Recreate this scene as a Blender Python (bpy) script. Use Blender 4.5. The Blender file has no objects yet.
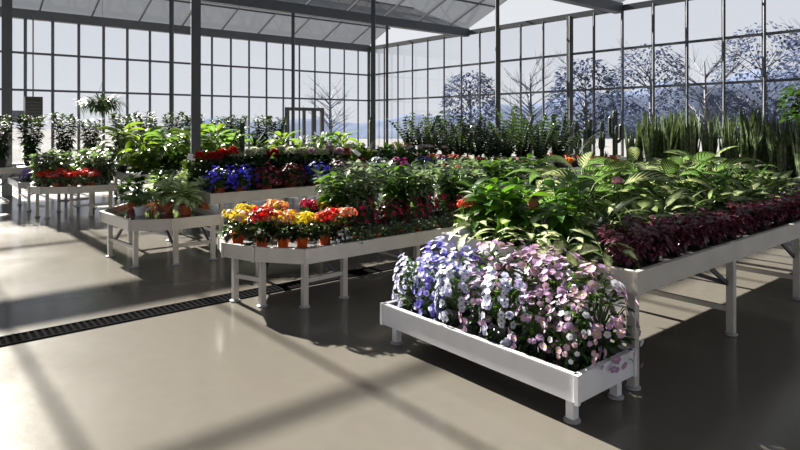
import bpy, math, random
from mathutils import Vector, Matrix
R = math.radians
PI = math.pi
col = bpy.context.scene.collection
EYE = 1.65
UX, UY = .768, .640            # bench-row direction (u); v is square to it
ROT = math.atan2(UY, UX)

def W(u, v): return (UX*u - UY*v, UY*u + UX*v)
def UV(x, y): return (UX*x + UY*y, -UY*x + UX*y)
def at(px, py, h):             # point of height h seen at a pixel -> row coordinates
    y = 600*(EYE-h)/(py-124.); return UV((px-400)/600.*y, y)

# ------------------------------------------------------------------ materials
def nt(name):
    m = bpy.data.materials.new(name); m.use_nodes = True
    n = m.node_tree; n.nodes.clear()
    o = n.nodes.new('ShaderNodeOutputMaterial')
    return m, n, o
def N(n, t, **kw):
    x = n.nodes.new(t)
    for k, v in kw.items():
        if k in x.inputs: x.inputs[k].default_value = v
        else: setattr(x, k, v)
    return x
def rgb(c): return (c[0], c[1], c[2], 1)
def math_(n, op, a, b=None, clamp=False):
    x = n.nodes.new('ShaderNodeMath'); x.operation = op; x.use_clamp = clamp
    for i, s in enumerate((a, b)):
        if s is None: continue
        if isinstance(s, (int, float)): x.inputs[i].default_value = s
        else: n.links.new(s, x.inputs[i])
    return x.outputs[0]
def mixc(n, f, a, b):
    x = n.nodes.new('ShaderNodeMix'); x.data_type = 'RGBA'
    for i, s in ((0, f), (6, a), (7, b)):
        if isinstance(s, (int, float)): x.inputs[i].default_value = s
        elif isinstance(s, tuple): x.inputs[i].default_value = rgb(s)
        else: n.links.new(s, x.inputs[i])
    return x.outputs[2]

def plain(name, c, rough=.5, metal=0., spec=.5, noise=0., nscale=6., c2=None, bump=0.):
    m, n, o = nt(name)
    p = N(n, 'ShaderNodeBsdfPrincipled', Roughness=rough, Metallic=metal)
    p.inputs['Specular IOR Level'].default_value = spec
    if noise:
        tc = N(n, 'ShaderNodeTexCoord'); nz = N(n, 'ShaderNodeTexNoise', Scale=nscale, Detail=5.)
        n.links.new(tc.outputs['Object'], nz.inputs['Vector'])
        c2 = c2 or tuple(x*(1-noise) for x in c)
        f = math_(n, 'MULTIPLY_ADD', nz.outputs['Fac'], 2.2); f.node.inputs[2].default_value = -.6; f.node.use_clamp = True
        n.links.new(mixc(n, f, c, c2), p.inputs['Base Color'])
        if bump:
            b = N(n, 'ShaderNodeBump', Strength=bump, Distance=.01)
            n.links.new(nz.outputs['Fac'], b.inputs['Height']); n.links.new(b.outputs[0], p.inputs['Normal'])
    else: p.inputs['Base Color'].default_value = rgb(c)
    n.links.new(p.outputs[0], o.inputs[0]); return m

def leafm(name, c, t, c2=None, pattern=None, rough=.32, tr=.35, amount=.5, spec=.38):
    """leaf: gloss over a diffuse body that lets light through; pattern from the leaf's own UV"""
    m, n, o = nt(name)
    p = N(n, 'ShaderNodeBsdfPrincipled', Roughness=rough)
    p.inputs['Specular IOR Level'].default_value = spec
    tb = N(n, 'ShaderNodeBsdfTranslucent')
    uvn = N(n, 'ShaderNodeUVMap'); sep = N(n, 'ShaderNodeSeparateXYZ'); n.links.new(uvn.outputs[0], sep.inputs[0])
    a = math_(n, 'ABSOLUTE', math_(n, 'SUBTRACT', math_(n, 'MULTIPLY', sep.outputs[0], 2.), 1.))
    tc = N(n, 'ShaderNodeTexCoord')
    nz = N(n, 'ShaderNodeTexNoise', Scale=9., Detail=2.); n.links.new(tc.outputs['Object'], nz.inputs['Vector'])
    tone = math_(n, 'MULTIPLY_ADD', nz.outputs['Fac'], .9); tone.node.inputs[2].default_value = .55
    if pattern is None:
        base = mixc(n, nz.outputs['Fac'], c, c2 or tuple(x*.6 for x in c)); tcol = mixc(n, 0., t, t)
    else:
        if pattern == 'feather':      # pale bars running out from the midrib
            ph = math_(n, 'SUBTRACT', math_(n, 'MULTIPLY', sep.outputs[1], 52.), math_(n, 'MULTIPLY', a, 15.))
            w = math_(n, 'SINE', ph)
            nz2 = N(n, 'ShaderNodeTexNoise', Scale=30., Detail=2.); n.links.new(tc.outputs['Object'], nz2.inputs['Vector'])
            f = math_(n, 'ADD', math_(n, 'MULTIPLY', w, .8), math_(n, 'MULTIPLY', math_(n, 'SUBTRACT', nz2.outputs['Fac'], .42), 2.2))
            f = math_(n, 'MULTIPLY', f, math_(n, 'SUBTRACT', 1.0, a), True)
            f = math_(n, 'SMOOTHSTEP' if False else 'MULTIPLY', f, 1.6*amount*2, True)
        elif pattern == 'heart':      # pale middle, green margin, net of veins
            nz2 = N(n, 'ShaderNodeTexNoise', Scale=38., Detail=2.); n.links.new(tc.outputs['Object'], nz2.inputs['Vector'])
            f = math_(n, 'SUBTRACT', 1.05, math_(n, 'MULTIPLY', a, 1.15))
            f = math_(n, 'ADD', f, math_(n, 'MULTIPLY', math_(n, 'SUBTRACT', nz2.outputs['Fac'], .5), 2.2))
            f = math_(n, 'MULTIPLY', f, amount*2.2, True)
        elif pattern == 'bands':      # cross bands (snake plant)
            nz2 = N(n, 'ShaderNodeTexNoise', Scale=14., Detail=2.); n.links.new(tc.outputs['Object'], nz2.inputs['Vector'])
            w = math_(n, 'SINE', math_(n, 'ADD', math_(n, 'MULTIPLY', sep.outputs[1], 60.), math_(n, 'MULTIPLY', nz2.outputs['Fac'], 14.)))
            f = math_(n, 'ADD', math_(n, 'MULTIPLY', w, .5), math_(n, 'GREATER_THAN', a, .8), True)
            f = math_(n, 'MULTIPLY', f, amount*1.6, True)
        else:                         # 'speckle'
            nz2 = N(n, 'ShaderNodeTexNoise', Scale=55., Detail=1.); n.links.new(tc.outputs['Object'], nz2.inputs['Vector'])
            f = math_(n, 'MULTIPLY', math_(n, 'SUBTRACT', nz2.outputs['Fac'], .62-.25*amount), 7., True)
        base = mixc(n, f, c, c2); tcol = mixc(n, f, t, tuple(min(1, x*1.8+.12) for x in t))
    v = N(n, 'ShaderNodeVectorMath', operation='MULTIPLY')
    n.links.new(base, v.inputs[0])
    cmb = N(n, 'ShaderNodeCombineXYZ')
    for i in range(3): n.links.new(tone, cmb.inputs[i])
    n.links.new(cmb.outputs[0], v.inputs[1])
    n.links.new(v.outputs[0], p.inputs['Base Color']); n.links.new(tcol, tb.inputs['Color'])
    mx = N(n, 'ShaderNodeMixShader', Fac=tr)
    n.links.new(p.outputs[0], mx.inputs[1]); n.links.new(tb.outputs[0], mx.inputs[2]); n.links.new(mx.outputs[0], o.inputs[0])
    return m

def petal(name, c, c2=None, tr=.3):
    return leafm(name, c, tuple(min(1, x*.8) for x in c), c2, None, .55, tr, spec=.25)

def glass(name, tint, gl=.05):
    m, n, o = nt(name)
    t = N(n, 'ShaderNodeBsdfTransparent', Color=rgb(tint)); g = N(n, 'ShaderNodeBsdfGlossy', Roughness=.03)
    f = N(n, 'ShaderNodeFresnel', IOR=1.25)
    mx = N(n, 'ShaderNodeMixShader'); n.links.new(f.outputs[0], mx.inputs[0])
    n.links.new(t.outputs[0], mx.inputs[1]); n.links.new(g.outputs[0], mx.inputs[2]); n.links.new(mx.outputs[0], o.inputs[0])
    return m

M = {}
M['alu'] = plain('bench_aluminium', (.52, .495, .455), .42, .1, noise=.18, nscale=5)
M['alu_white'] = plain('bench_white', (.70, .70, .73), .4, 0, noise=.08, nscale=8)
M['steel'] = plain('dark_steel', (.05, .055, .065), .45, .2)
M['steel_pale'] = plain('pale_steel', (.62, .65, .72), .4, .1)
M['bar'] = plain('glazing_bar', (.06, .07, .09), .5, .1)
M['tray'] = plain('wet_tray_mat', (.025, .035, .055), .12, 0, noise=.5, nscale=9)
M['tray_dry'] = plain('tray_mat', (.03, .03, .032), .5, 0)
M['terracotta'] = plain('terracotta', (.55, .13, .045), .65, noise=.25, nscale=20)
M['orange_pot'] = plain('orange_plastic', (.75, .12, .02), .35)
M['red_pot'] = plain('red_clay', (.50, .09, .05), .5)
M['black_pot'] = plain('black_plastic', (.02, .02, .022), .4)
M['white_pot'] = plain('white_plastic', (.75, .77, .82), .35)
M['soil'] = plain('soil', (.025, .017, .012), .9, noise=.4, nscale=60)
M['card'] = plain('card', (.85, .87, .9), .6)
M['ink'] = plain('ink', (.35, .4, .5), .6)
M['stake'] = plain('stake', (.55, .42, .2), .6)
M['stem'] = plain('stem_green', (.07, .13, .03), .5)
M['bark'] = plain('bark', (.10, .075, .05), .8, noise=.4, nscale=25)
M['wire'] = plain('wire', (.12, .12, .12), .4, .6)
M['heater'] = plain('black_enamel', (.012, .012, .014), .4)
M['board'] = plain('slate_board', (.16, .18, .27), .6)
M['grate'] = plain('cast_grate', (.010, .010, .011), .9, 0, 0.)
M['pit'] = plain('drain_pit_shade', (.004, .004, .004), 1., spec=0.)  # near-black: the shade inside the drain is put into this colour
M['rubber'] = plain('rubber_foot', (.3, .3, .31), .5)
# leaves
M['dief'] = leafm('leaf_dieffenbachia', (.006, .026, .005), (.05, .12, .006), (.50, .56, .24), 'feather', .3, .36, .75)
M['dief2'] = leafm('leaf_dieffenbachia_green', (.009, .034, .007), (.10, .21, .015), (.26, .34, .09), 'feather', .3, .36, .4)
M['cream'] = leafm('leaf_cream', (.03, .085, .015), (.18, .25, .06), (.62, .64, .38), 'heart', .4, .3, .58)
M['agla'] = leafm('leaf_aglaonema', (.025, .055, .018), (.13, .19, .05), (.30, .35, .17), 'heart', .35, .3, .5)
M['lance'] = leafm('leaf_lance', (.016, .060, .007), (.12, .27, .015), (.035, .105, .012), None, .3, .34)
M['purple'] = leafm('leaf_purple', (.055, .010, .025), (.16, .02, .05), (.25, .09, .13), 'speckle', .4, .3, .4)
M['dark'] = leafm('leaf_dark', (.010, .024, .008), (.05, .11, .015), (.016, .038, .012), None, .28, .28)
M['zz'] = leafm('leaf_zz', (.008, .018, .007), (.05, .10, .015), (.014, .030, .012), None, .24, .22)
M['mid'] = leafm('leaf_mid', (.013, .038, .008), (.08, .17, .015), (.022, .058, .012), None, .32, .34)
M['bright'] = leafm('leaf_bright', (.02, .06, .008), (.17, .27, .02), (.04, .09, .012), None, .28, .42)
M['silver'] = leafm('leaf_silver', (.020, .042, .015), (.09, .16, .03), (.30, .36, .24), 'heart', .22, .28, .45)
M['fitt'] = leafm('leaf_fittonia', (.04, .07, .03), (.12, .2, .05), (.38, .42, .32), 'speckle', .4, .25, .4)
M['syng'] = leafm('leaf_syngonium', (.16, .25, .09), (.30, .42, .14), (.62, .68, .42), 'heart', .35, .35, .6)
M['snake'] = leafm('leaf_snake', (.022, .04, .018), (.06, .10, .02), (.16, .20, .09), 'bands', .3, .12, .5)
M['fern'] = leafm('leaf_fern', (.012, .024, .010), (.05, .09, .02), (.02, .035, .014), None, .6, .25, spec=.15)
M['palm'] = leafm('leaf_palm', (.035, .10, .018), (.2, .38, .05), (.05, .13, .03), None, .4, .35)
M['strap'] = leafm('leaf_strap', (.015, .05, .015), (.10, .22, .03), (.03, .08, .03), None, .2, .25)
M['cactus'] = plain('cactus_skin', (.018, .035, .014), .45, noise=.4, nscale=14)
M['outleaf'] = leafm('leaf_outdoor', (.030, .040, .072), (.03, .04, .07), (.045, .055, .09), None, .9, .3, spec=0.)  # blue-grey distance haze is mixed into the leaf colour
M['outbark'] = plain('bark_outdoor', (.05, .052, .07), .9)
# petals
for k, c in dict(violet=(.24, .20, .78), paleblue=(.60, .62, .88), white=(.72, .75, .84), lilac=(.50, .32, .56), pink=(.75, .35, .45),
                 red=(.62, .012, .012), crimson=(.42, .008, .05), yellow=(.80, .60, .02), peach=(.82, .34, .16), salmon=(.75, .16, .08),
                 blue=(.05, .04, .55), darkred=(.13, .012, .02), wine=(.25, .02, .06), cream=(.72, .76, .56), rose=(.62, .10, .12), magenta=(.42, .03, .25),
                 palepink=(.62, .42, .52), navy=(.03, .03, .16), mauve=(.28, .17, .22), brown=(.22, .09, .035), orange=(.8, .22, .01)).items():
    M['p_'+k] = petal('petal_'+k, c)
M['eye_dark'] = plain('flower_eye', (.05, .04, .10), .6)
M['eye_yellow'] = plain('flower_eye_yellow', (.7, .5, .05), .6)

# ------------------------------------------------------------------ mesh builder
class MB:
    def __init__(s): s.v = []; s.f = []; s.uv = []; s.mi = []
    def add(s, vs, fs, uvs=None, mi=0):
        b = len(s.v); s.v += [tuple(p) for p in vs]
        s.uv += uvs if uvs else [(.5, .5)]*len(vs)
        for f in fs: s.f.append(tuple(i+b for i in f)); s.mi.append(mi)
    def box(s, x0, x1, y0, y1, z0, z1, mi=0):
        vs = [(x, y, z) for z in (z0, z1) for y in (y0, y1) for x in (x0, x1)]
        s.add(vs, [(0, 2, 3, 1), (4, 5, 7, 6), (0, 1, 5, 4), (2, 6, 7, 3), (0, 4, 6, 2), (1, 3, 7, 5)], mi=mi)
    def bar(s, a, b, w, h=None, mi=0, up=(0, 0, 1)):
        a = Vector(a); b = Vector(b); d = (b-a).normalized(); h = h or w
        x = d.cross(Vector(up))
        if x.length < 1e-4: x = Vector((1, 0, 0))
        x.normalize(); y = x.cross(d)
        vs = [p + x*sx*w/2 + y*sy*h/2 for p in (a, b) for sx, sy in ((-1, -1), (1, -1), (1, 1), (-1, 1))]
        s.add(vs, [(0, 3, 2, 1), (4, 5, 6, 7), (0, 1, 5, 4), (1, 2, 6, 5), (2, 3, 7, 6), (3, 0, 4, 7)], mi=mi)
    def tube(s, pts, rs, n=6, mi=0, cap=True):
        pts = [Vector(p) for p in pts]
        if not isinstance(rs, (list, tuple)): rs = [rs]*len(pts)
        vs = []
        for i, p in enumerate(pts):
            d = (pts[min(i+1, len(pts)-1)] - pts[max(i-1, 0)]).normalized()
            x = d.cross(Vector((.13, .97, .2))); x.normalize(); y = x.cross(d)
            for k in range(n):
                a = 2*PI*k/n; vs.append(p + (x*math.cos(a) + y*math.sin(a))*rs[i])
        fs = [(i*n+k, i*n+(k+1) % n, (i+1)*n+(k+1) % n, (i+1)*n+k) for i in range(len(pts)-1) for k in range(n)]
        if cap: fs += [tuple(range(n-1, -1, -1)), tuple((len(pts)-1)*n+k for k in range(n))]
        s.add(vs, fs, mi=mi)
    def lathe(s, prof, n=14, mi=0, c=(0, 0, 0)):
        vs = [(c[0]+r*math.cos(2*PI*k/n), c[1]+r*math.sin(2*PI*k/n), c[2]+z) for r, z in prof for k in range(n)]
        m = len(prof)
        fs = [(i*n+k, i*n+(k+1) % n, (i+1)*n+(k+1) % n, (i+1)*n+k) for i in range(m-1) for k in range(n)]
        s.add(vs, fs, mi=mi)
    def leaf(s, base, az, el, L, wd, droop=.8, roll=0., n=5, fold=.18, shape='ovate', mi=0, wave=0.):
        p = Vector(base); side0 = Vector((-math.sin(az), math.cos(az), 0)); vs = []; uvs = []
        for i in range(n+1):
            t = i/n; e = el - droop*t
            d = Vector((math.cos(az)*math.cos(e), math.sin(az)*math.cos(e), math.sin(e)))
            if i: p = p + d*(L/n)
            up = d.cross(side0)*-1 if False else side0.cross(d)*-1
            up = d.cross(side0)
            if up.z < 0 and abs(e) < PI/2: up = -up
            sd = side0*math.cos(roll) + up*math.sin(roll)
            u2 = up*math.cos(roll) - side0*math.sin(roll)
            if shape == 'ovate': w = math.sin(PI*min(1, t**.75*.98+.02))**.9
            elif shape == 'lance': w = math.sin(PI*min(1, t**.85*.97+.03))**1.1
            elif shape == 'heart': w = (1-t)**.7*(.55+2.4*t) if t < .3 else (1-t)**.75*1.27
            elif shape == 'strap': w = (1-t**3)*(.6+.4*min(1, t*4))
            elif shape == 'blade': w = (.75+.25*math.sin(PI*t)) * (1 if t < .72 else max(0., (1-t)/.28))
            else: w = math.sin(PI*t)
            w = max(w, .02)*wd/2
            k = fold*w + (wave*w*math.sin(t*17) if wave else 0)
            vs += [p + sd*w + u2*k, p, p - sd*w + u2*k]
            uvs += [(0, t), (.5, t), (1, t)]
        fs = []
        for i in range(n):
            a = i*3; fs += [(a, a+1, a+4, a+3), (a+1, a+2, a+5, a+4)]
        s.add(vs, fs, uvs, mi)
    def flower(s, p, nrm, r, mi=0, me=1, k=5, cup=.25, rr=None, wide=.46, eye=.24):
        p = Vector(p); z = Vector(nrm).normalized()
        x = z.cross(Vector((.3, .2, .93))); x.normalize(); y = z.cross(x)
        a0 = (rr or random).random()*6.28
        for i in range(k):
            a = a0+2*PI*i/k; d = x*math.cos(a)+y*math.sin(a); sd = y*math.cos(a)-x*math.sin(a)
            vs = [p, p+d*r*.45+sd*r*wide*.75+z*r*cup*.5, p+d*r*.85+sd*r*wide+z*r*cup, p+d*r+z*r*cup*.9,
                  p+d*r*.85-sd*r*wide+z*r*cup, p+d*r*.45-sd*r*wide*.75+z*r*cup*.5]
            s.add(vs, [(0, 1, 2, 3, 4, 5)], [(.5, 0), (0, .5), (0, .8), (.5, 1), (1, .8), (1, .5)], mi)
        if eye:
            vs = [p+z*r*.12+(x*math.cos(2*PI*i/6)+y*math.sin(2*PI*i/6))*r*eye for i in range(6)]
            s.add(vs, [(0, 1, 2, 3, 4, 5)], mi=me)
    def mesh(s, name, mats, smooth=True):
        me = bpy.data.meshes.new(name); me.from_pydata(s.v, [], s.f)
        for m in (mats if isinstance(mats, (list, tuple)) else [mats]): me.materials.append(m)
        ul = me.uv_layers.new(name='UVMap')
        li = [0]*len(me.loops); me.loops.foreach_get('vertex_index', li)
        ul.data.foreach_set('uv', [c for i in li for c in s.uv[i]])
        me.polygons.foreach_set('material_index', s.mi)
        me.polygons.foreach_set('use_smooth', [smooth]*len(s.f))
        me.update(); return me
    def build(s, name, mats, parent=None, smooth=False):
        o = bpy.data.objects.new(name, s.mesh(name, mats, smooth)); col.objects.link(o)
        if parent: o.parent = parent
        return o

def tag(o, label=None, cat=None, group=None, kind=None):
    if label: o['label'] = label
    if cat: o['category'] = cat
    if group: o['group'] = group
    if kind: o['kind'] = kind
    return o
def empty(name, loc, rz=0., sc=1.):
    o = bpy.data.objects.new(name, None); col.objects.link(o)
    o.location = loc; o.rotation_euler = (0, 0, rz); o.scale = (sc, sc, sc); o.empty_display_size = .1
    return o
def struct(o, label=None, cat=None):
    o['kind'] = 'structure'
    if label: o['label'] = label; o['category'] = cat
    return o

# ------------------------------------------------------------------ plant prototypes: [(part name, mesh, [sub-parts], label)]
def pot_part(r=.07, h=.12, mat='black_pot', z0=0.):
    b = MB(); b.lathe([(0, z0), (r*.72, z0), (r*.95, z0+h*.82), (r*1.06, z0+h*.82), (r*1.06, z0+h), (r*.95, z0+h), (r*.92, z0+h*.86), (0, z0+h*.86)], 14)
    m = b.mesh('pot', M[mat], False)
    return ('pot', m, [])
def rv(r, a, b): return a + (b-a)*r.random()

def rosette_leaves(seed, n, L, wd, z0, mat, spread=.03, el=(.5, 1.3), droop=(.6, 1.2), shape='ovate', fold=.2, seg=6, stemh=0., tilt=.5):
    """cane with leaves fanning out around it, petioles included"""
    r = random.Random(seed); b = MB(); st = MB()
    if stemh: st.tube([(0, 0, z0), (.01, 0, z0+stemh*.5), (0, .01, z0+stemh)], [.014, .012, .008], 6)
    for i in range(n):
        f = (i+.5)/n; az = i*2.4 + rv(r, -.4, .4)
        e = el[0]+(el[1]-el[0])*f + rv(r, -.15, .15)
        zz = z0 + stemh*(.25+.75*f); pl = L*rv(r, .35, .6)
        a = Vector((math.cos(az)*spread*(1-f), math.sin(az)*spread*(1-f), zz))
        c = a + Vector((math.cos(az)*math.cos(e+.25), math.sin(az)*math.cos(e+.25), math.sin(e+.25)))*pl
        st.tube([a, (a+c)/2+Vector((0, 0, .01)), c], [.006, .005, .004], 4, cap=False)
        l = L*rv(r, .8, 1.15)
        b.leaf(c, az+rv(r, -.3, .3), e-.1, l, wd*l/L*rv(r, .85, 1.1), rv(r, *droop), rv(r, -tilt, tilt), seg, fold, shape)
    return ('foliage', b.mesh('foliage', M[mat]), []), ('stem', st.mesh('stem', M['stem']), [])

def dieffenbachia(seed, mat='dief', n=13, L=.30, wd=.125, sh=.2, pot=.09):
    l, s = rosette_leaves(seed, n, L, wd, .12, mat, .02, (.15, 1.0), (.8, 1.6), 'ovate', .22, 7, sh, .55)
    return [pot_part(pot, .14, 'black_pot'), s, l]
def compact(seed, mat, n=10, L=.17, wd=.08, sh=.03, shape='ovate', el=(.25, 1.1), potm='black_pot'):
    l, s = rosette_leaves(seed, n, L, wd, .09, mat, .015, el, (.4, 1.0), shape, .2, 6, sh, .5)
    return [pot_part(.065, .10, potm), s, l]
def mound_pts(r, n, rad, z0, h, low=-.1):
    out = []
    for i in range(n):
        zz = low + (1-low)*r.random(); a = r.random()*6.2832
        q = math.sqrt(max(0, 1-zz*zz)) if zz > 0 else 1.
        nn = Vector((math.cos(a)*q, math.sin(a)*q, zz))
        k = rv(r, .82, 1.06)
        out.append((Vector((nn.x*rad*k, nn.y*rad*k, z0+nn.z*h*k)), nn, a))
    return out
def leaf_mound(seed, n, rad, z0, h, L, wd, mat, shape='ovate', stems=True, fill=.5, seg=3, low=-.1):
    r = random.Random(seed); b = MB(); st = MB()
    for i, (p, nn, a) in enumerate(mound_pts(r, n, rad, z0, h, low)):
        if i % 3 == 0: p = Vector((p.x*rv(r, .5, .9), p.y*rv(r, .5, .9), z0+(p.z-z0)*rv(r, .5, .9)))
        e = math.asin(max(-1, min(1, nn.z)))*.7
        b.leaf(p - nn*L*.45, a+rv(r, -.7, .7), e+rv(r, -.2, .4), L*rv(r, .7, 1.2), wd*rv(r, .8, 1.15), rv(r, .3, 1.1), rv(r, -.6, .6), seg, .2, shape)
        if stems and i % 4 == 0: st.tube([(p.x*.15, p.y*.15, z0-.02), (p.x*.6, p.y*.6, z0+(p.z-z0)*.55), p-nn*L*.4], [.004, .003, .0025], 4, cap=False)
    return ('foliage', b.mesh('foliage', M[mat]), []), ('stem', st.mesh('stem', M['stem']), [])
def bedding(seed, cols, rad=.15, h=.30, z0=.12, nl=230, nf=90, fr=.019, eye='eye_dark', mat='mid', low=-.35, spike=0., pot=('black_pot', .075, .13)):
    r = random.Random(seed)
    l, s = leaf_mound(seed, nl, rad*.88, z0, h*.86, .045, .024, mat, 'ovate', True, low=low)
    fb = MB()
    pts = mound_pts(r, nf, rad*1.03, z0, h, low)
    for p, nn, a in pts:
        if spike:      # flowers bunched along upright or trailing spikes
            sa = round(a/(2*PI/6))*(2*PI/6); p = Vector((p.x*.5+math.cos(sa)*rad*.5, p.y*.5+math.sin(sa)*rad*.5, p.z))
        nf_ = (nn+Vector((rv(r, -.3, .3), rv(r, -.3, .3), rv(r, -.35, .12)))).normalized()
        fb.flower(p+nn*.008, nf_, fr*rv(r, .75, 1.2), r.randrange(len(cols)), len(cols), 5, .2, r)
    fm = ('blossoms', fb.mesh('blossoms', [M['p_'+c] for c in cols]+[M[eye]], False), [])
    return [pot_part(pot[1], pot[2], pot[0]), s, l, fm]
def flower_head(seed, cols, rad, flat=.7, n=40, fr=.016, eye='eye_yellow', k=5):
    r = random.Random(seed); fb = MB()
    for p, nn, a in mound_pts(r, n, rad, 0, rad*flat, -.25):
        fb.flower(p, (nn+Vector((rv(r, -.3, .3), rv(r, -.3, .3), .2))).normalized(), fr*rv(r, .8, 1.2), r.randrange(len(cols)), len(cols), k, .3, r, .4)
    return fb.mesh('flower_head', [M['p_'+c] for c in cols]+[M[eye]], False)
def ball_head(seed, c, rad, eye='eye_yellow'):
    r = random.Random(seed); fb = MB()
    for ring, (ph, k) in enumerate(((1.45, 4), (1.1, 6), (.75, 8), (.4, 9), (.05, 10), (-.3, 9))):
        for i in range(k):
            a = 2*PI*i/k+ring*.5; nn = Vector((math.cos(a)*math.cos(ph), math.sin(a)*math.cos(ph), math.sin(ph)))
            b0 = nn*rad*.5; fb.leaf(b0, a, ph*.6+.5, rad*.85, rad*.8, .8, rv(r, -.2, .2), 3, .35, 'ovate')
    return fb.mesh('flower_head', [M['p_'+c]])
def heads_plant(seed, cols, nh=4, z=.26, hr=.055, spread=.06, leafmat='dark', potm='orange_pot', nl=60, rad=.12, fr=.014, ball=False, LL=.075, lw=.045, lh=.13):
    """pot plant: leafy cushion with separate flower heads above it; each head a part"""
    r = random.Random(seed)
    l, s = leaf_mound(seed, nl, rad, .11, lh, LL, lw, leafmat, 'ovate', True, low=-.15)
    parts = [pot_part(.062, .11, potm), s, l]
    for i in range(nh):
        a = i*2*PI/max(1, nh)+.7 + rv(r, -.3, .3); q = spread*(1 if nh > 1 else 0)*rv(r, .7, 1.15)
        p = Vector((math.cos(a)*q, math.sin(a)*q, z+rv(r, -.025, .025)))
        me = ball_head(seed*7+i, cols[i % len(cols)], hr) if ball else flower_head(seed*7+i, cols, hr, .7, 34 if hr < .1 else 90, fr)
        st = MB(); st.tube([(p.x*.2-p.x, p.y*.2-p.y, .1-p.z), (-p.x*.2, -p.y*.2, -.06), (0, 0, 0)], [.004, .0035, .003], 4, cap=False)
        parts.append(('flower_head', me, [('flower_stalk', st.mesh('flower_stalk', M['stem']), [])], p))
    return parts
def shrub(seed, mat, h=.5, n=70, L=.12, wd=.055, rad=.14, shape='lance', potm='black_pot', canes=3, tip=None, el=(-.1, .8), pr=.08, ph=.13, seg=4):
    """upright leafy canes"""
    r = random.Random(seed); b = MB(); st = MB()
    for c in range(canes):
        ca = c*2*PI/canes+.4; tx, ty = (math.cos(ca)*rad*.55, math.sin(ca)*rad*.55) if canes > 1 else (0, 0); hh = h*rv(r, .85, 1.)
        st.tube([(tx*.2, ty*.2, ph*.8), (tx*.6, ty*.6, ph+(hh-ph)*.5), (tx, ty, hh)], [.007, .006, .004], 5)
        k = n//canes
        for i in range(k):
            f = (i+.5)/k; az = i*2.4+c+rv(r, -.3, .3); z = ph+.03+(hh-ph-.03)*f
            e = el[0]+(el[1]-el[0])*f+rv(r, -.25, .25)
            b.leaf((tx*(.2+.8*f), ty*(.2+.8*f), z), az, e, L*rv(r, .75, 1.2)*(1.1-.35*f), wd*rv(r, .8, 1.15), rv(r, .4, 1.1), rv(r, -.5, .5), seg, .2, shape)
    parts = [pot_part(pr, ph, potm), ('stem', st.mesh('stem', M['stem']), []), ('foliage', b.mesh('foliage', M[mat]), [])]
    if tip: parts.append(tip)
    return parts
def spath(seed, mat='bright', n=26, L=.24, wd=.075, flowers=4, pot='black_pot'):
    r = random.Random(seed); b = MB(); st = MB()
    for i in range(n):
        az = r.random()*6.28; e = rv(r, .5, 1.4); pl = rv(r, .15, .32)
        c = Vector((math.cos(az)*math.cos(e)*pl, math.sin(az)*math.cos(e)*pl, .12+math.sin(e)*pl))
        st.tube([(0, 0, .11), c*.5+Vector((0, 0, .06)), c], .004, 4, cap=False)
        b.leaf(c, az, e-.1, L*rv(r, .8, 1.15), wd, rv(r, .5, 1.3), rv(r, -.5, .5), 5, .2, 'lance')
    parts = [pot_part(.085, .14, pot), ('stem', st.mesh('stem', M['stem']), []), ('foliage', b.mesh('foliage', M[mat]), [])]
    for i in range(flowers):
        az = r.random()*6.28; z = rv(r, .5, .64); fb = MB(); q = .1
        fb.leaf((0, 0, 0), az, 1.1, .11, .06, .3, 0, 4, .35, 'ovate')
        s2 = MB(); s2.tube([(-math.cos(az)*q, -math.sin(az)*q, .12-z), (0, 0, 0)], .003, 4, cap=False)
        parts.append(('flower', fb.mesh('flower', M['p_white']), [('flower_stalk', s2.mesh('flower_stalk', M['stem']), [])], Vector((math.cos(az)*q, math.sin(az)*q, z))))
    return parts
def zz(seed, h=1.0, n=12):
    r = random.Random(seed); b = MB(); st = MB()
    for i in range(n):
        az = i*2.4+rv(r, -.3, .3); lean = rv(r, .05, .65); hh = h*rv(r, .5, 1.)
        pts = []
        for k in range(9):
            t = k/8; q = lean*hh*(t**1.6)
            pts.append(Vector((math.cos(az)*q, math.sin(az)*q, .14+(hh-.14)*t)))
        st.tube(pts, [.012-.008*k/8 for k in range(9)], 5)
        for k in range(12):
            t = .2+.8*k/11; j = min(7, int(t*8)); p = pts[j].lerp(pts[j+1], t*8-j)
            for sgn in (-1, 1):
                b.leaf(p, az+sgn*1.25, .55, .125*(1.05-.3*t), .058, .5, sgn*.65, 3, .15, 'ovate')
            if k == 11: b.leaf(p, az, 1.2, .09, .035, .2, 0, 3, .15, 'ovate')
    return [pot_part(.12, .18, 'black_pot'), ('stem', st.mesh('stem', M['stem']), []), ('foliage', b.mesh('foliage', M['zz']), [])]
def snake(seed, h=.9, n=11):
    r = random.Random(seed); b = MB()
    for i in range(n):
        az = r.random()*6.28; q = rv(r, .0, .06)
        b.leaf((math.cos(i*2.4)*q, math.sin(i*2.4)*q, .09), az, rv(r, 1.38, 1.55), (h-.1)*rv(r, .6, 1.), rv(r, .045, .062), rv(r, -.08, .12), rv(r, -.8, .8), 7, .35, 'blade', wave=.12)
    return [pot_part(.085, .13, 'black_pot'), ('foliage', b.mesh('foliage', M['snake']), [])]
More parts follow.
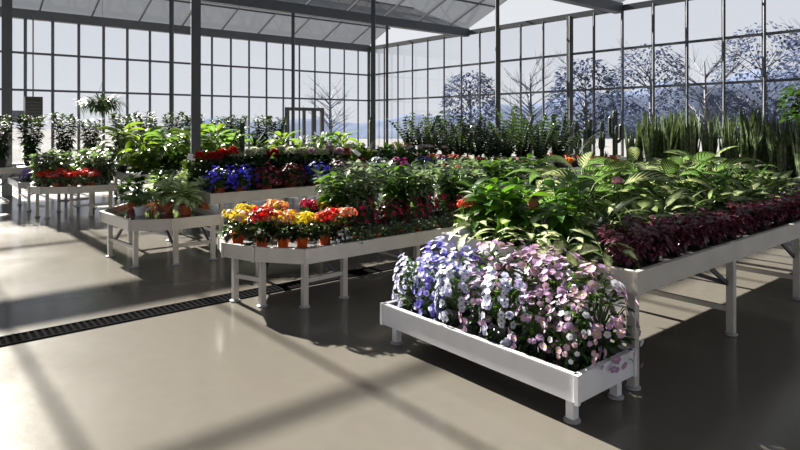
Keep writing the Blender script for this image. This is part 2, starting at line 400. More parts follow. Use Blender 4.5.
def cactus(seed, h=.95, arms=3, ribs=7):
    r = random.Random(seed)
    def col_(b, pts, rr):
        n = ribs*2; vs = []
        P = [Vector(p) for p in pts]
        for i, p in enumerate(P):
            k = rr*(1 if i < len(P)-2 else (.8 if i == len(P)-2 else .15))
            d = (P[min(i+1, len(P)-1)]-P[max(0, i-1)]).normalized(); x = d.cross(Vector((.1, .95, .3))); x.normalize(); y = x.cross(d)
            for j in range(n):
                a = 2*PI*j/n; q = k*(1 if j % 2 else .74); vs.append(p+(x*math.cos(a)+y*math.sin(a))*q)
        b.add(vs, [(i*n+j, i*n+(j+1) % n, (i+1)*n+(j+1) % n, (i+1)*n+j) for i in range(len(P)-1) for j in range(n)]+[tuple((len(P)-1)*n+j for j in range(n))])
    b = MB(); col_(b, [(0, 0, .1), (0, 0, .3*h), (.005, 0, .7*h), (.0, 0, .95*h), (0, 0, .985*h), (0, 0, h)], .052)
    parts = [pot_part(.10, .15, 'red_pot'), ('body', b.mesh('body', M['cactus'], False), [])]
    for i in range(arms):
        a = i*2*PI/max(1, arms)+rv(r, 0, 1); z = h*rv(r, .28, .5); q = rv(r, .085, .12); l = rv(r, .2, .42)*h
        d = Vector((math.cos(a), math.sin(a), 0)); m = MB(); base = Vector((0, 0, z))
        col_(m, [base+d*.03, base+d*q*.7+Vector((0, 0, .02)), base+d*q+Vector((0, 0, .07)), base+d*q+Vector((0, 0, l*.7)), base+d*q+Vector((0, 0, l*.92)), base+d*q+Vector((0, 0, l))], .036)
        parts.append(('arm', m.mesh('arm', M['cactus'], False), []))
    return parts
def succulent(seed):
    r = random.Random(seed); b = MB()
    for i in range(22):
        f = i/22; b.leaf((0, 0, .075), i*2.4, .3+1.1*f, .055*rv(r, .8, 1.2), .018, -.3, 0, 3, .4, 'lance')
    return [pot_part(.045, .08, 'orange_pot'), ('foliage', b.mesh('foliage', M['dark']), [])]
def redbud(seed):
    r = random.Random(seed); b = MB(); f = MB()
    for i in range(30): b.leaf((0, 0, .09), i*2.4, rv(r, .5, 1.4), .13*rv(r, .7, 1.2), .02, .4, 0, 3, .3, 'lance')
    for i in range(6): f.flower((rv(r, -.07, .07), rv(r, -.07, .07), rv(r, .19, .24)), (rv(r, -.4, .4), rv(r, -.4, .4), 1), .022, 0, 1, 6, .5, r)
    return [pot_part(.05, .09, 'red_pot'), ('foliage', b.mesh('foliage', M['dark']), []), ('blossoms', f.mesh('blossoms', [M['p_salmon'], M['eye_yellow']], False), [])]
def spiky(seed, mat='strap', n=40, L=.4, wd=.03, stem=.0, el=(.0, 1.4), potm='black_pot', droop=(.1, .6)):
    r = random.Random(seed); b = MB(); st = MB()
    if stem: st.tube([(0, 0, .1), (.01, 0, .1+stem)], [.022, .016], 7)
    else: st.tube([(0, 0, .1), (0, 0, .17)], [.02, .02], 7)
    for i in range(n):
        f = (i+.5)/n
        b.leaf((0, 0, .13+stem), i*2.4, el[0]+(el[1]-el[0])*f, L*rv(r, .75, 1.15), wd, rv(r, *droop), rv(r, -.2, .2), 6, .25, 'strap')
    return [pot_part(.09, .14, potm), ('stem', st.mesh('stem', M['bark']), []), ('foliage', b.mesh('foliage', M[mat]), [])]
def pinnate(seed, mat='palm', n=14, L=.34, potm='white_pot', pr=.07, ph=.10):
    r = random.Random(seed); b = MB(); st = MB()
    for i in range(n):
        az = i*2.4; e = rv(r, .6, 1.4); l = L*rv(r, .7, 1.1); pts = []
        p = Vector((0, 0, ph))
        for k in range(8):
            t = k/7; ee = e-1.1*t; pts.append(p.copy()); p = p+Vector((math.cos(az)*math.cos(ee), math.sin(az)*math.cos(ee), math.sin(ee)))*l/7
        st.tube(pts, [.004-.003*k/7 for k in range(8)], 4, cap=False)
        for k in range(11):
            t = .3+.7*k/10; j = min(6, int(t*7)); q = pts[j].lerp(pts[j+1], t*7-j)
            for sg in (-1, 1): b.leaf(q, az+sg*rv(r, .8, 1.1), .1, l*.32*(1.15-.7*t), .016, .5, 0, 3, .2, 'lance')
    return [pot_part(pr, ph, potm), ('stem', st.mesh('stem', M['stem']), []), ('foliage', b.mesh('foliage', M[mat]), [])]
def strelitzia(seed, n=9, L=.48, wd=.2, h=.45):
    r = random.Random(seed); b = MB(); st = MB()
    for i in range(n):
        az = i*2.4+.3; e = rv(r, 1.0, 1.5); pl = h*rv(r, .7, 1.25)
        c = Vector((math.cos(az)*math.cos(e)*pl, math.sin(az)*math.cos(e)*pl, .15+math.sin(e)*pl))
        st.tube([(0, 0, .14), c*.5+Vector((0, 0, .07)), c], [.014, .011, .007], 5)
        b.leaf(c, az, e-.15, L*rv(r, .8, 1.1), wd*rv(r, .8, 1.1), rv(r, .6, 1.7), rv(r, -.4, .4), 8, .25, 'ovate', wave=.08)
    return [pot_part(.13, .2, 'black_pot'), ('stem', st.mesh('stem', M['stem']), []), ('foliage', b.mesh('foliage', M['dief2']), [])]

P = {}
def place(key, name, label, cat, u, v, z, group=None, sc=1., rz=None, r=random.Random(5)):
    x, y = W(u, v)
    e = empty(name, (x, y, z), r.random()*6.28 if rz is None else rz, sc)
    tag(e, label, cat, group)
    def add(par, part):
        o = bpy.data.objects.new(part[0], part[1]); col.objects.link(o); o.parent = par
        if len(part) > 3 and part[3] is not None: o.location = part[3]
        for ch in part[2]: add(o, ch)
    for p in P[key]: add(e, p)
    return e
ORD = ['first', 'second', 'third', 'fourth', 'fifth', 'sixth', 'seventh', 'eighth', 'ninth', 'tenth', 'eleventh', 'twelfth',
       'thirteenth', 'fourteenth', 'fifteenth', 'sixteenth', 'seventeenth', 'eighteenth', 'nineteenth', 'twentieth']

# ------------------------------------------------------------------ benches
def bench(name, label, poly, h, rim=.125, mat='alu', tray='tray_dry', legs=(), leg_w=.05, braces=(), stretch=(), bw=.018, group=None):
    cu = sum(p[0] for p in poly)/len(poly); cv = sum(p[1] for p in poly)/len(poly)
    x, y = W(cu, cv); e = empty(name, (x, y, 0), ROT); tag(e, label, 'bench', group)
    L = [(p[0]-cu, p[1]-cv) for p in poly]; n = len(L); zt = h-.05
    T = [(a*(1-.012/max(.1, math.hypot(a, b))), b*(1-.012/max(.1, math.hypot(a, b)))) for a, b in L]
    t = MB(); t.add([(a, b, zt) for a, b in T]+[(a, b, zt-.03) for a, b in T],
                    [tuple(range(n)), tuple(range(2*n-1, n-1, -1))]+[(i, n+i, n+(i+1) % n, (i+1) % n) for i in range(n)])
    t.build('tray', M[tray], e)
    for i in range(n):
        a = Vector((*L[i], 0)); b = Vector((*L[(i+1) % n], 0)); d = (b-a).normalized(); nn = Vector((d.y, -d.x, 0))
        m = MB(); q = bw
        vs = [a, b, b-nn*q-d*q*.4, a-nn*q+d*q*.4]
        m.add([p+Vector((0, 0, h-rim)) for p in vs]+[p+Vector((0, 0, h)) for p in vs],
              [(3, 2, 1, 0), (4, 5, 6, 7), (0, 1, 5, 4), (1, 2, 6, 5), (2, 3, 7, 6), (3, 0, 4, 7)])
        lip = [a+nn*.006, b+nn*.006, b-nn*(q+.012), a-nn*(q+.012)]
        m.add([p+Vector((0, 0, h-.004)) for p in lip]+[p+Vector((0, 0, h+.006)) for p in lip],
              [(3, 2, 1, 0), (4, 5, 6, 7), (0, 1, 5, 4), (1, 2, 6, 5), (2, 3, 7, 6), (3, 0, 4, 7)])
        o = m.build('rim_board', M[mat], e)
        c = MB(); c.box(-.012, .012, -.012, .012, h-rim-.004, h+.008)
        co = c.build('corner_cap', M[mat], o); co.location = a; co.rotation_euler = (0, 0, math.atan2(d.y, d.x))
    for (u, v) in legs:
        a, b = u-cu, v-cv
        m = MB(); w = leg_w/2; m.box(a-w, a+w, b-w, b+w, .02, h-rim+.03); lo = m.build('leg', M[mat], e)
        f = MB(); f.lathe([(0, .002), (.048, .002), (.048, .012), (.02, .022), (.014, .05), (0, .05)], 12, c=(a, b, 0)); f.build('foot', M['rubber'], lo)
    for (p, q, z) in stretch:
        m = MB(); m.bar((p[0]-cu, p[1]-cv, z), (q[0]-cu, q[1]-cv, z), .03, .04); m.build('stretcher', M[mat], e)
    for (p, z0, q, z1) in braces:
        m = MB(); m.bar((p[0]-cu, p[1]-cv, z0), (q[0]-cu, q[1]-cv, z1), .022, .03); m.build('brace', M['steel'], e)
    return e
def rect(u0, u1, v0, v1): return [(u0, v0), (u1, v0), (u1, v1), (u0, v1)]
def rect_bench(name, label, u0, u1, v0, v1, h, n=3, **kw):
    i = .18; us = [u0+i+(u1-u0-2*i)*k/(n-1) for k in range(n)]; legs = [(u, v) for u in us for v in (v0+.1, v1-.1)]
    st = [((u, v0+.1), (u, v1-.1), .22) for u in us]
    br = [((us[k], v0+.1), .30, (us[k]+.35, v0+.1), h-.13) for k in range(n)]
    return bench(name, label, rect(u0, u1, v0, v1), h, legs=legs, stretch=st, braces=br, **kw)

hG, hL, hF = .75, .55, .29
bench('display_bench', 'long tall aluminium bench with the big variegated plants at right', rect(3.42, 8.1, 1.87, 3.55), hG, .135,
      legs=[(u, v) for u in (3.52, 5.0, 6.5, 8.0) for v in (1.95, 3.47)], leg_w=.055,
      stretch=[((u, 1.95), (u, 3.47), .2) for u in (5.0, 6.5, 8.0)]+[((3.5, 2.75), (8., 2.75), .58)],
      braces=[((4.98, 1.97), .40, (4.5, 2.4), .60), ((4.98, 1.97), .40, (4.62, 1.97), .60), ((6.48, 1.97), .40, (6.1, 1.97), .60)])
bench('display_bench', 'low white bench of lilac, white and violet bedding flowers in front', rect(2.80, 3.39, 1.87, 3.57), hF, .15, 'alu_white',
      legs=[(u, v) for u in (2.87, 3.32) for v in (1.95, 3.48)])
bench('display_bench', 'bench with angled end carrying red and yellow pot flowers, tall shrubs behind',
      [(2.29, 5.3), (2.415, 4.94), (2.72, 4.54), (7.8, 4.54), (7.8, 6.1), (2.72, 6.1), (2.415, 5.68)], hL, .125,
      legs=[(2.40, 5.28), (2.52, 4.97), (2.80, 4.70), (2.95, 5.9)]+[(3.24, 4.72)]+[(u, v) for u in (4.1, 5.6, 7.2) for v in (4.65, 5.98)],
      stretch=[((2.40, 5.28), (2.52, 4.97), .24), ((2.80, 4.70), (3.24, 4.72), .24), ((2.95, 5.9), (4.1, 5.98), .24), ((2.52, 4.97), (2.95, 5.9), .3), ((4.1, 4.65), (4.1, 5.98), .24)],
      braces=[((3.24, 4.74), .20, (2.95, 4.72), .42), ((4.1, 4.67), .24, (4.6, 4.67), .44), ((4.1, 4.67), .24, (3.6, 4.67), .44), ((2.52, 4.99), .25, (2.75, 5.2), .44)], tray='tray_dry')
bench('display_bench', 'low table with angled end and wet tray holding white potted palm',
      [(1.93, 8.2), (2.0, 7.2), (2.41, 6.98), (3.0, 6.98), (3.0, 8.75), (2.35, 8.75)], hL, .12, tray='tray',
      legs=[(2.01, 8.05), (2.09, 7.28), (2.48, 7.08), (2.93, 7.08), (2.93, 8.6), (2.4, 8.6)],
      stretch=[((2.01, 8.05), (2.09, 7.28), .22), ((2.48, 7.08), (2.93, 7.08), .22), ((2.4, 8.6), (2.93, 8.6), .22)],
      braces=[((2.03, 7.9), .22, (2.05, 7.6), .44), ((2.5, 7.2), .2, (2.5, 7.6), .44), ((2.93, 7.2), .2, (2.93, 7.6), .44)])
rect_bench('display_bench', 'tall aluminium bench of blue and crimson mounds below red and white begonias', 3.06, 8.0, 7.45, 9.15, hG, 4, rim=.13)
bench('display_bench', 'small angled table at far left carrying bright red pot flowers',
      [(1.75, 12.3), (1.88, 11.97), (2.25, 11.7), (3.05, 11.65), (3.05, 13.0), (2.25, 12.95), (1.88, 12.65)], hL, .115,
      legs=[(1.87, 12.28), (1.98, 12.02), (2.32, 11.82), (2.62, 11.78), (2.95, 11.78), (2.9, 12.85), (2.3, 12.8)],
      stretch=[((2.32, 11.82), (2.95, 11.78), .2), ((1.87, 12.28), (1.98, 12.02), .2), ((2.3, 12.8), (2.9, 12.85), .2)])
rect_bench('display_bench', 'tall bench of arching yellow-green foliage behind the red-flower table', 3.12, 9.2, 11.05, 12.9, hG, 4, rim=.13)
rect_bench('display_bench', 'small low table with lilac flowers at far left edge', 1.7, 2.9, 13.15, 14.5, hL, 2, rim=.11, mat='alu_white')
rect_bench('display_bench', 'bench of dark bushy plants along the left window side', 1.3, 9.0, 14.65, 16.0, hG, 4)
rect_bench('display_bench', 'white-edged bench of dark feathery plants behind rows of orange pots', 8.9, 11.1, 7.2, 11.6, hG, 3, mat='alu_white', rim=.11)
rect_bench('display_bench', 'white-edged bench with cacti in red pots by the glass', 13.3, 15.2, 7.7, 10.3, hG, 2, mat='alu_white', rim=.08)
rect_bench('display_bench', 'bench packed with upright snake plants at far right', 8.9, 12.2, 1.2, 5.6, hG, 3)

# ------------------------------------------------------------------ plants
rnd = random.Random(11)
def series(keys, name, look, cat, pts, z, where, group, sc=(.92, 1.1)):
    """pts run away from the near end; each label counts from there"""
    for i, (u, v) in enumerate(pts):
        k = keys[i % len(keys)]
        place(k, name, '%s, %s %s' % (look, ORD[i] if i < 20 else str(i+1), where), cat, u, v, z, group, rv(rnd, *sc))

zG, zL, zF = hG-.05, hL-.05, hF-.05
# --- low front bench: bedding flowers
P['b_pale0'] = bedding(1, ['paleblue', 'paleblue', 'white'], .165, .34, .10, 300, 190, .020, mat='mid', spike=.4)
P['b_viol'] = bedding(2, ['violet', 'violet', 'paleblue'], .175, .37, .10, 300, 150, .023, mat='mid')
P['b_white'] = bedding(3, ['white', 'white', 'paleblue'], .13, .37, .08, 220, 220, .021, mat='mid', spike=.6)
P['b_lil'] = bedding(4, ['lilac', 'palepink', 'lilac'], .175, .33, .10, 300, 120, .020, 'eye_yellow', mat='mid')
P['b_lil2'] = bedding(5, ['palepink', 'lilac', 'white'], .175, .32, .10, 300, 125, .020, 'eye_yellow', mat='mid')
FR = [('b_pale0', 3.42, 'pale blue bedding flowers at the left corner of the low white bench'),
      ('b_viol', 3.18, 'violet-blue bedding flowers, front row of low white bench beside the pale blue'),
      ('b_white', 2.93, 'white bedding flowers in a tall column, nearer the violet ones on white bench'),
      ('b_lil', 2.70, 'lilac bedding flowers squeezed between the two white columns on low bench'),
      ('b_white', 2.52, 'white bedding flowers in a tall column between lilac ones on low bench'),
      ('b_lil', 2.28, 'lilac bedding flowers just right of the second white column, front row'),
      ('b_lil2', 2.04, 'pale pink bedding flowers at the right front corner of low white bench')]
for k, v, lb in FR: place(k, 'bedding_flower', lb, 'flower', 2.965 if k == 'b_white' else 3.0, v, zF, 'bedding flowers on the low bench', 1.12 if k == 'b_white' else rv(rnd, .93, 1.0))
BR = [('b_viol', 3.40, 'violet-blue bedding flowers at the back left corner of low white bench'),
      ('b_viol', 3.13, 'violet-blue bedding flowers, back row second from left on low bench'),
      ('b_lil2', 2.86, 'pale pink bedding flowers behind the first white column, back row'),
      ('b_lil', 2.58, 'lilac bedding flowers behind the second white column, back row'),
      ('b_lil', 2.31, 'lilac bedding flowers, back row second from right on low bench'),
      ('b_lil2', 2.04, 'pale pink bedding flowers at the back right corner under tall bench')]
for k, v, lb in BR: place(k, 'bedding_flower', lb, 'flower', 3.24, v, zF, 'bedding flowers on the low bench', rv(rnd, 1.05, 1.1) if k == 'b_viol' else rv(rnd, 1.33, 1.42))
# --- big right bench
for i in range(3): P['cream%d' % i] = compact(20+i, 'cream', 13, .22, .10, .05, 'ovate', (-.3, .75))
series(['cream0', 'cream1', 'cream2'], 'variegated_dieffenbachia', 'cream-leaved compact plant', 'plant', [(3.53, v) for v in (3.30, 3.02, 2.74, 2.44, 2.16)], zG,
       'from left along the near end of tall right bench', 'cream-leaved plants at the bench end', (.78, .92))
for i in range(3): P['purp%d' % i] = shrub(30+i, 'purple', .27, 190, .085, .055, .22, 'ovate', 'black_pot', 7, None, (-.6, .5), .06, .06)
series(['purp0', 'purp1', 'purp2'], 'purple_foliage_plant', 'purple-leaved mound', 'plant', [(3.64+.33*i, 2.07) for i in range(13)], zG,
       'from the near corner along the front rim of right bench', 'purple-leaved plants along the rim', (.9, 1.1))
for i in range(2): P['agla%d' % i] = compact(40+i, 'agla', 18, .22, .09, .06, 'ovate', (-.1, 1.1))
series(['agla0', 'agla1'], 'aglaonema', 'grey-green broad-leaved aglaonema', 'plant', [(4.0+.42*i, 2.42) for i in range(10)], zG,
       'from near end, just behind the purple mounds', 'aglaonemas behind the purple plants', (.95, 1.15))
bb = MB(); bb.lathe([(0, -.042), (.03, -.035), (.046, -.005), (.044, .02), (.026, .038), (0, .043)], 14)
brown = ('flower_head', bb.mesh('flower_head', plain('brown_bloom', (.21, .085, .03), .9, noise=.5, nscale=90, bump=1.)), [], Vector((0, 0, .36)))
for i in range(3): P['lance%d' % i] = shrub(50+i, 'lance', .41+.03*i, 66, .20, .072, .18, 'lance', 'black_pot', 3, None, (-.2, .8), .075, .12, 5)
P['lanceball'] = shrub(55, 'lance', .34, 40, .15, .05, .10, 'lance', 'black_pot', 1, brown, (-.2, .7), .075, .12, 5)
place('lanceball', 'leafy_plant', 'pointed-leaf green plant topped by a round brown flower head', 'plant', 3.68, 2.84, zG, 'pointed-leaf plants on right bench', .95)
series(['lance0', 'lance1', 'lance2'], 'leafy_plant', 'pointed bright-green leafy plant without a brown ball', 'plant',
       [(3.70, 3.34), (3.70, 3.06), (3.76, 2.60), (4.1, 3.42)], zG, 'from left on right bench', 'pointed-leaf plants on right bench', (1.08, 1.18))
for i in range(4): P['dief%d' % i] = dieffenbachia(60+i, 'dief', 17, .42, .16, .17)
series(['dief0', 'dief1', 'dief2', 'dief3'], 'dieffenbachia', 'large cream-barred dieffenbachia', 'plant', [(4.35+.46*i, 2.84) for i in range(8)], zG,
       'from near end, middle row of right bench', 'large dieffenbachias on the right bench', (.88, 1.0))
series(['dief2', 'dief0', 'dief3', 'dief1'], 'dieffenbachia', 'large cream-barred dieffenbachia', 'plant', [(4.5+.46*i, 3.28) for i in range(8)], zG,
       'from near end, back row of right bench', 'large dieffenbachias on the right bench', (.9, 1.05))
for i in range(2): P['strap%d' % i] = spiky(70+i, 'strap', 34, .42, .04, .05, (.1, 1.4), droop=(.3, 1.1))
series(['strap0', 'strap1'], 'strap_leaf_plant', 'dark glossy strap-leaved plant', 'plant', [(5.9, 2.66), (6.35, 2.64), (6.85, 2.64), (7.4, 2.64)], zG,
       'from near end among right bench dieffenbachias', 'strap-leaved plants on right bench')
P['redpot'] = heads_plant(80, ['red', 'salmon'], 2, .26, .045, .03, 'mid', 'white_pot', 30, .07)
place('redpot', 'flowering_pot_plant', 'small red flowers in white pot at left corner of the right bench', 'flower', 3.60, 3.48, zG, None, 1.1)
P['pinkfl'] = heads_plant(81, ['pink', 'pink'], 1, .39, .03, .02, 'mid', 'black_pot', 30, .08)
place('pinkfl', 'flowering_pot_plant', 'single pink flower rising among the dieffenbachias on right bench', 'flower', 4.45, 2.60, zG, None, 1.25)
P['orangefl'] = heads_plant(82, ['orange', 'orange'], 1, .50, .03, .02, 'mid', 'black_pot', 30, .08)
place('orangefl', 'flowering_pot_plant', 'small orange flower standing above the dieffenbachia leaves on right bench', 'flower', 4.9, 3.36, zG, None, 1.2)
# --- middle bench (red and yellow flowers)
for k, s, c, n in (('k_yelpink', 90, ['yellow', 'yellow', 'palepink'], 4), ('k_peach', 92, ['peach', 'yellow', 'salmon'], 4),
                   ('k_yel', 93, ['yellow'], 4), ('k_crim', 94, ['crimson'], 3), ('k_scar', 95, ['red', 'red', 'salmon'], 5), ('k_salm', 96, ['salmon', 'peach'], 3)):
    P[k] = heads_plant(s, c, n, .255, .068, .065, 'dark', 'orange_pot', 130, .15, .019)
P['k_red'] = heads_plant(91, ['red', 'red', 'crimson'], 1, .26, .115, 0, 'dark', 'orange_pot', 130, .15, .024)
KT = [('k_yelpink', 238, 244, 'yellow and pale pink pot flower at left end of the angled bench'),
      ('k_red', 262, 247, 'deep red pot flower second from left on the angled bench front'),
      ('k_peach', 283, 247, 'peach and yellow pot flower in the middle of the angled bench end'),
      ('k_yel', 302, 247, 'plain yellow pot flower right of the peach one, angled bench'),
      ('k_scar', 325, 244, 'scarlet pot flower at the corner of angled bench, orange pot below'),
      ('k_salm', 347, 241, 'salmon pot flower furthest right beside the shrubs, angled bench'),
      ('k_yel', 248, 235, 'yellow pot flower in back row at left of the angled bench'),
      ('k_peach', 276, 233, 'peach pot flower in the back row behind the deep red one'),
      ('k_crim', 311, 230, 'crimson pot flower in the back row between yellow and scarlet ones'),
      ('k_yel', 330, 230, 'yellow pot flower in back row nearest the tall shrubs')]
for k, px, py, lb in KT:
    u, v = at(px, py, zL); place(k, 'kalanchoe', lb, 'flower', u, v, zL, 'red and yellow pot flowers', 1.06)
for i in range(3): P['fitt%d' % i] = [pot_part(.055, .08, 'orange_pot'), *reversed(leaf_mound(100+i, 220, .16, .07, .10, .05, .036, 'fitt', low=-.6))]
series(['fitt0', 'fitt1', 'fitt2'], 'edging_plant', 'small speckled grey-green trailing plant', 'plant', [(3.35+.27*i, 4.70) for i in range(16)], zL,
       'from near end below the shrubs', 'small edging plants below the shrubs')
P['trail'] = bedding(104, ['white', 'white'], .07, .08, .08, 50, 40, .014, mat='fitt', low=-1.2, pot=('black_pot', .05, .08))
place('trail', 'trailing_flower', 'white trailing flowers hanging over the rim beside the salmon pot', 'flower', 3.18, 4.66, zL)
for i in range(2): P['dred%d' % i] = bedding(110+i, ['crimson', 'crimson', 'wine'], .19, .26, .06, 260, 55, .024, mat='dark', low=0.)
series(['dred0', 'dred1'], 'dark_red_flower', 'plant with dark red flowers', 'flower', [(3.35+.36*i, 5.02) for i in range(12)], zL,
       'from near end in front of the tall shrubs', 'dark red flowers before the shrubs')
for i in range(4): P['shr%d' % i] = shrub(120+i, 'silver' if i % 2 else 'mid', .68, 170, .19, .085, .28, 'ovate', 'black_pot', 5, None, (-.6, .7), .09, .10, 4)
series(['shr0', 'shr1', 'shr2', 'shr3'], 'leafy_shrub', 'bushy glossy-leaved shrub', 'shrub', [(3.62+.44*i, 5.42+.1*(i % 2)) for i in range(9)], zL,
       'from near end, front line on angled bench', 'tall shrubs on the angled bench', (.82, 1.12))
series(['shr1', 'shr3', 'shr0', 'shr2'], 'leafy_shrub', 'bushy glossy-leaved shrub', 'shrub', [(3.85+.46*i, 5.85) for i in range(8)], zL,
       'from near end, rear line on angled bench', 'tall shrubs on the angled bench', (.9, 1.0))
# --- begonia bench
MND = [('blue', 3.28, 'bright blue flower mound at the near corner of the begonia bench'), ('blue', 3.58, 'bright blue flower mound right beside the corner one, begonia bench'),
       ('wine', 3.98, 'dusky crimson flower mound left of a darker one, begonia bench'), ('darkred', 4.36, 'very dark red flower mound between crimson and blue ones'),
       ('blue', 4.80, 'bright blue flower mound standing alone between dark red and mauve'), ('mauve', 5.22, 'greyish mauve flower mound right of the lone blue one'),
       ('wine', 5.62, 'dusky crimson flower mound between mauve and white ones'), ('white', 5.98, 'white and green flower mound on the begonia bench front'),
       ('magenta', 6.40, 'magenta flower mound towards the far end of begonia bench'), ('navy', 6.90, 'dark navy flower mound past the magenta one'), ('navy', 7.42, 'dark navy flower mound at the far end of begonia bench')]
for i, c in enumerate(('blue', 'wine', 'darkred', 'mauve', 'white', 'magenta', 'navy')):
    P['m_'+c] = bedding(130+i, [c], .24, .30, .08, 420, 150, .022, mat='dark', low=.0, pot=('terracotta', .08, .10))
for c, u, lb in MND: place('m_'+c, 'flower_mound', lb, 'flower', u, 7.70, zG, 'flower mounds along the begonia bench', rv(rnd, .95, 1.05))
CN = dict(red='bright red', rose='dull rose', cream='creamy white', palepink='pale pink')
BEG = [(205, 'red'), (215, 'rose'), (228, 'red'), (243, 'cream'), (257, 'cream'), (271, 'red'), (285, 'cream'), (295, 'cream'), (306, 'palepink'), (319, 'cream'), (332, 'palepink'), (346, 'rose')]
for i, c in enumerate(('red', 'rose', 'cream', 'palepink')):
    P['bg_'+c] = heads_plant(140+i, [c], 2, .50, .075, .11, 'dark', 'black_pot', 190, .24, ball=True, LL=.12, lw=.08, lh=.36)
for i, (px, c) in enumerate(BEG):
    k = (px-400)/600.; vv = 8.22+.08*(i % 2)
    place('bg_'+c, 'begonia', '%s double begonia, %s from near end in the row above mounds' % (CN[c], ORD[i]), 'flower', vv*(UY+UX*k)/(UX-UY*k), vv, zG, 'begonias behind the flower mounds', rv(rnd, .95, 1.06))
for i in range(2): P['leafbeg%d' % i] = [pot_part(.085, .13, 'black_pot'), *reversed(leaf_mound(150+i, 240, .24, .12, .44, .14, .075, 'mid' if i else 'bright', 'ovate', low=0.))]
series(['leafbeg0', 'leafbeg1'], 'leafy_pot_plant', 'flowerless green leafy pot plant', 'plant', [(3.4+.5*i, 8.78) for i in range(4)]+[(6.05+.42*i, 8.2) for i in range(4)], zG,
       'from near end behind or past the begonias', 'leafy plants behind the begonias')
for i in range(2): P['spath%d' % i] = spath(160+i, 'bright', 28, .24, .075, 5)
series(['spath0', 'spath1'], 'peace_lily', 'peace lily with white spathes', 'flower', [(5.3, 8.78), (5.75, 8.8), (6.2, 8.75), (6.6, 8.85)], zG,
       'from near end behind the begonias', 'peace lilies behind the begonias', (.9, 1.05))
P['cyc_m'] = heads_plant(170, ['magenta', 'pink'], 5, .52, .04, .12, 'dark', 'black_pot', 90, .17, lh=.3)
P['cyc_w'] = heads_plant(171, ['white', 'palepink'], 5, .50, .04, .12, 'dark', 'black_pot', 90, .17, lh=.3)
for i, (k, n_) in enumerate((('cyc_m', 'magenta'), ('cyc_w', 'white and pink'), ('cyc_m', 'magenta'), ('cyc_w', 'white and pink'))):
    place(k, 'cyclamen', '%s cyclamen, %s from the peace lilies toward the far end' % (n_, ORD[i]), 'flower', 6.98+.27*i, (8.72, 8.5, 8.9, 8.6)[i], zG, 'cyclamens at the far end')
P['yelball'] = heads_plant(172, ['yellow'], 2, .42, .07, .07, 'dark', 'black_pot', 90, .17, lh=.28)
place('yelball', 'chrysanthemum', 'dark plant with two round yellow flower heads before the orange pots', 'flower', 7.5, 9.0, zG, None, 1.25)
# --- wet-tray table
P['palmpot'] = pinnate(180, 'palm', 30, .29, 'white_pot', .075, .11)
u, v = at(140, 215, zL); place('palmpot', 'parlour_palm', 'small feathery palm in a white pot on the wet tray', 'plant', u, v, zL, None, 1.)
for i in range(3): P['syn%d' % i] = compact(184+i, 'syng', 42, .14, .10, .13, 'heart', (-.3, 1.2), 'terracotta')
SY = [(168, 212, 'pale green arrow-leaved plant nearest the white-potted palm'), (186, 214, 'pale green arrow-leaved plant at front middle of wet-tray table'),
      (204, 210, 'pale green arrow-leaved plant at right end of the wet-tray table'), (184, 205, 'pale green arrow-leaved plant behind the front middle one'),
      (160, 206, 'pale green arrow-leaved plant behind the nearest one to the palm'), (203, 204, 'pale green arrow-leaved plant at back right of the wet-tray table')]
for i, (px, py, lb) in enumerate(SY): u, v = at(px, py, zL); place('syn%d' % (i % 3), 'arrowhead_plant', lb, 'plant', u, v, zL, 'arrow-leaved plants on the wet-tray table', 1.25)
P['round'] = [pot_part(.08, .12, 'terracotta'), *reversed(leaf_mound(190, 190, .22, .12, .36, .10, .085, 'dark', 'ovate', low=0.))]
place('round', 'leafy_pot_plant', 'dark round-leaved plant at the back of the wet-tray table', 'plant', 2.42, 8.55, zL, None, 1.0)
P['fic'] = shrub(191, 'mid', .56, 170, .13, .06, .25, 'ovate', 'terracotta', 6, None, (-.5, .8))
place('fic', 'leafy_pot_plant', 'mid-green bushy plant in terracotta behind the arrow-leaved plants', 'plant', 2.82, 8.5, zL, None, .95)
# --- far-left table and benches
P['k_l1'] = heads_plant(200, ['red'], 4, .25, .075, .08, 'silver', 'terracotta', 110, .17, .021)
P['k_l2'] = heads_plant(201, ['red', 'rose'], 4, .25, .075, .08, 'silver', 'terracotta', 110, .17, .021)
series(['k_l1', 'k_l2'], 'kalanchoe', 'bright red pot flower', 'flower', [(1.98, 12.28), (2.12, 12.02), (2.38, 11.9), (2.66, 11.85), (2.3, 12.35), (2.62, 12.2)], zL,
       'from left on the small far-left table', 'red flowers on the far-left table', (1., 1.1))
for i in range(2): P['mar%d' % i] = shrub(204+i, 'silver', .64, 200, .18, .09, .3, 'ovate', 'black_pot', 7, None, (-.4, .8), .08, .12)
series(['mar0', 'mar1'], 'silver_leaf_plant', 'bushy plant with shiny silvery leaves', 'plant', [(2.3, 12.72), (2.8, 12.6), (2.92, 12.05), (2.0, 12.6)], zL,
       'standing behind red flowers at far left', 'silvery plants behind the red flowers')
for i in range(4): P['tall%d' % i] = dieffenbachia(210+i, 'dief2' if i % 2 else 'bright', 34, .42, .14, .48, .11)
series(['tall0', 'tall1', 'tall2', 'tall3'], 'tall_foliage_plant', 'tall arching yellow-green plant', 'plant', [(3.4+.46*i, 11.45) for i in range(4)], zG,
       'from near end, front row left of column', 'tall foliage plants on the far-left bench', (.9, 1.0))
series(['tall2', 'tall3', 'tall1', 'tall0'], 'tall_foliage_plant', 'tall arching yellow-green plant', 'plant', [(3.3+.48*i, 12.4) for i in range(6)], zG,
       'from near end, back row left of column', 'tall foliage plants on the far-left bench', (.92, 1.04))
series(['leafbeg0', 'leafbeg1'], 'leafy_pot_plant', 'low dark leafy plant', 'plant', [(3.35+.5*i, 11.2) for i in range(4)], zG,
       'from near end beneath the tall arching foliage', 'low plants beneath the tall foliage', (.85, .95))
P['strel'] = strelitzia(220)
